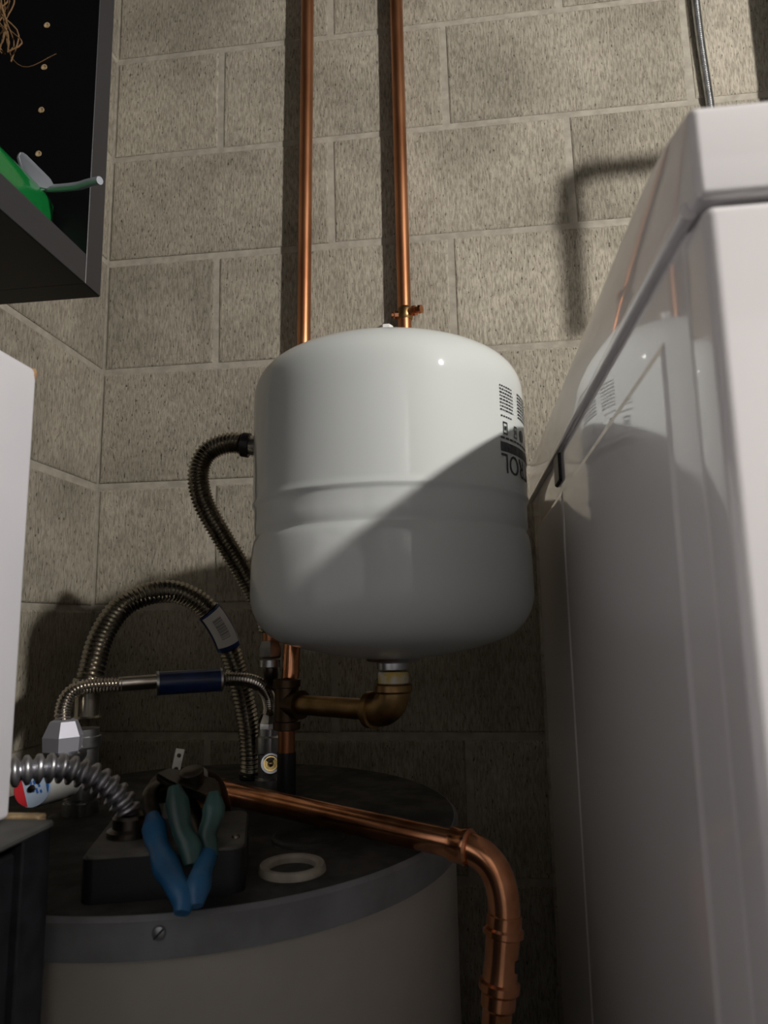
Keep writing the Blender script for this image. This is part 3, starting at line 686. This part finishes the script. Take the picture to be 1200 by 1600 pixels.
# ------------------------------------------------------------------ black base cabinet and white carton, lower left
CX, CZ, CY = -.280, H-.1243, .463
bc = thing('base_cabinet', 'black base cabinet under the white carton at the lower left', 'cabinet', (-.46, .15, 0))
obj('end_panel', box(BM(), -.616, CX-.002, CY-.030, CY, 0, CZ-.002, .001), M['black'], bc)
obj('carcass', box(BM(), -.616, CX-.022, -.40, CY-.030, 0, CZ-.006), M['black'], bc)
for k in range(2):
    y1_ = CY-.031-k*.36
    dd_ = obj('door', box(BM(), CX-.022, CX-.006, y1_-.355, y1_, .05, CZ-.012, .0015), M['black'], bc)
    obj('handle', cyl(BM(), (CX+.004, y1_-.05 if k else y1_-.31, CZ-.20), (CX+.004, y1_-.05 if k else y1_-.31, CZ-.08), .005, 12), M['galv'], dd_)
obj('worktop', box(BM(), -.616, CX, -.40, CY, CZ-.005, CZ, .0015), M['greytop'], bc)
obj('bare_back_edge', box(BM(), -.616, CX-.012, CY+.0005, CY+.010, CZ-.012, CZ+.0015, .001), M['tan'], bc)
wc = thing('cardboard_carton', 'white cardboard carton with a worn brown corner standing on the black cabinet', 'box', (-.44, .23, CZ))
bx1, by1, bz1 = -.3093, .459, H+.1886
b = box(BM(), -.60, bx1, -.34, by1, CZ+.001, bz1, .004, 3)
obj('carton_body', b, M['carton'], wc)
b = box(BM(), bx1-.006, bx1+.0006, by1-.006, by1+.0006, bz1-.009, bz1+.0004, .003, 2); obj('worn_corner', b, M['kraft'], wc)
b = box(BM(), -.60, bx1+.0009, .30, .303, CZ+.002, bz1-.0035); obj('flap_seam', b, M['carton'], wc)

# ------------------------------------------------------------------ black wall cabinet, upper left
KX, KY, KZ = -.356, .620, H+.327
TH = .028
kc = thing('wall_cabinet', 'open black wall cabinet at the upper left with a row of shelf pin holes', 'cabinet', (-.49, .1, KZ))
def panel(name, x0, x1, y0, y1, z0, z1, faceplus):
    o = obj(name, box(BM(), x0, x1-.0012, y0, y1, z0, z1), M['inner'], kc)
    obj('edge_band', box(BM(), x1-.0012, x1, y0+.0002, y1-.0002, z0+.0002, z1-.0002, .0004), M['blackedge'], o)
    return o
sp_ = panel('side_panel', -.6185, KX, KY-TH, KY, KZ, 2.30, 1)
panel('bottom_panel', -.6185, KX, -.30, KY-TH-.0005, KZ, KZ+.030, 1)
panel('top_panel', -.6185, KX, -.30, KY-TH-.0005, 2.27, 2.30, 1)
panel('side_panel', -.6185, KX, -.33, -.301, KZ, 2.30, 1)
obj('back_panel', box(BM(), -.6187, -.612, -.30, KY-TH-.001, KZ+.0305, 2.269), M['inner'], kc)
for k in range(-2, 8):
    p = at(66, 172, KY-TH); zz = p.z + .0487*k
    obj('pin_hole', lathe(BM(), (-.413, KY-TH+.0002, zz), (0, -1, 0), [(.0018, 0), (.0032, 0), (.0032, .0008), (.0018, .0008), (.0012, .0003), (0, .0003)], 14), M['tan'], sp_)

gb = thing('green_bottle', 'translucent green plastic bottle lying in the black wall cabinet', 'bottle', at(60, 320, .5))
gz = KZ+.0305
BX, BZ = -.4170, gz+.031
pr_ = [(.012, 0), (.012, .02), (.014, .021), (.024, .034), (.031, .055), (.031, .197), (.029, .204), (.018, .206)]
b = lathe(BM(), (BX, .382, BZ), (0, 1, 0), pr_, 32)
for v_ in b.verts:                            # squarish section
    dx, dz_ = v_.co.x-BX, v_.co.z-BZ; r_ = math.hypot(dx, dz_)
    if r_ > .016:
        f_ = min(1.22, (.97*r_/max(abs(dx), abs(dz_))))
        v_.co.x = BX+dx*f_*.97; v_.co.z = BZ+dz_*f_*.97
obj('bottle_body', b, M['green'], gb)
obj('bottle_cap', lathe(BM(), (BX, .370, BZ), (0, 1, 0), [(.013, 0), (.0145, .002), (.0145, .022), (.013, .024)], 24), M['plasticw'], gb)
lv = thing('grey_lever', 'pale grey metal lever with a flat plate, sticking out over the green bottle', 'lever', at(70, 290, .50))
b = BM(); sweep(b, spline([at(60, 294, .574), at(90, 294, .570), at(120, 291, .562), at(138, 286, .556), at(156, 282, .550)], .003), .0036, 14)
obj('rod', b, M['lever'], lv)
pp = [at(24, 250, .565), at(29, 243, .566), at(36, 247, .567), at(74, 285, .572), at(80, 296, .573), at(68, 304, .574), at(52, 300, .572), at(32, 276, .568)]
b = prism(BM(), [p+Vector((.003, -.004, 0)) for p in pp], (.0045, -.002, .0)); bmesh.ops.bevel(b, geom=list(b.edges), offset=.0012, segments=2, affect='EDGES')
obj('flat_plate', b, M['lever'], lv)
fb = thing('frayed_cord', 'tangle of frayed brown cord hanging in the wall cabinet', 'cord', at(10, 60, .54))
b = BM(); rg = random.Random(5)
for k in range(11):
    x_ = rg.uniform(-10, 12); pts_ = [at(x_-10+rg.uniform(-6, 10), -60, .55+rg.uniform(-.02, .02))]
    for yy in (0, 30, 60, 90): pts_.append(at(x_+rg.uniform(-7, 12)*(1+(yy == 60)), yy+rg.uniform(-12, 8), .55+rg.uniform(-.015, .015)))
    sweep(b, spline(pts_, .006), .0007, 6)
sweep(b, spline([at(5, -60, .55), at(8, 20, .55), at(14, 80, .55), at(40, 105, .55), at(88, 84, .55)], .006), .0004, 6)
fo = obj('strands', b, M['fibre'], fb); fo['kind'] = 'stuff'

# ------------------------------------------------------------------ conduit at the right; added unseen panel and pipe cast shadows
X1 = at(1097, 60, WY-.012)
cw = thing('wall_conduit', 'thin ribbed steel conduit on the wall above the dryer', 'conduit', (X1.x, X1.y, H+.3))
q = spline([(X1.x+.006, X1.y, H+.25), (X1.x+.004, X1.y, H+.75), (X1.x-.004, X1.y, H+1.0), (X1.x-.004, X1.y, CEIL)], .0009)
obj('armour', sweep(BM(), q, [.0068-.0013*abs(math.cos(PI*i*.0009/.0036))**2 for i in range(len(q))], 14), M['galv'], cw)
ep = thing('shadow_panel', 'grey metal box added out of view on the back wall to cast a shadow strip', 'panel', (.76, WY, 1.9))  # added unseen box, placed to throw the straight dark strip on the wall
obj('panel_box', box(BM(), .535, .96, WY-.10, WY-.004, H+.42, 2.40, .003), M['galv'], ep)
po = obj('panel_door', box(BM(), .56, .935, WY-.108, WY-.0995, H+.46, 2.36, .003), M['galv'], ep)
obj('latch', box(BM(), .575, .587, WY-.116, WY-.108, 1.95, 1.99, .002), M['plug'], po)
wp = thing('shadow_pipe', 'grey plastic pipe added out of view right of the dryer top to cast a bent shadow', 'pipe', (.62, .74, 2.0))  # added unseen pipe, bent to throw the soft L-shaped shadow on the wall
zz = H+.785
b = BM(); sweep(b, spline([(.95, .70, zz+.006), (.50, .70, zz+.002), (.458, .70, zz-.003), (.443, .70, zz-.012), (.437, .70, zz-.030), (.436, .70, zz-.20)], .006), .0125, 18)
obj('pipe', b, M['plasticw'], wp)
obj('hanger', cyl(BM(), (.80, .70, zz+.016), (.80, .70, CEIL-.003), .004, 10), M['galv'], wp)
obj('elbow_collar', lathe(BM(), (.436, .70, zz-.05), (0, 0, -1), [(.0125, 0), (.0155, .001), (.0155, .020), (.0125, .021)], 24), M['plasticw'], wp)
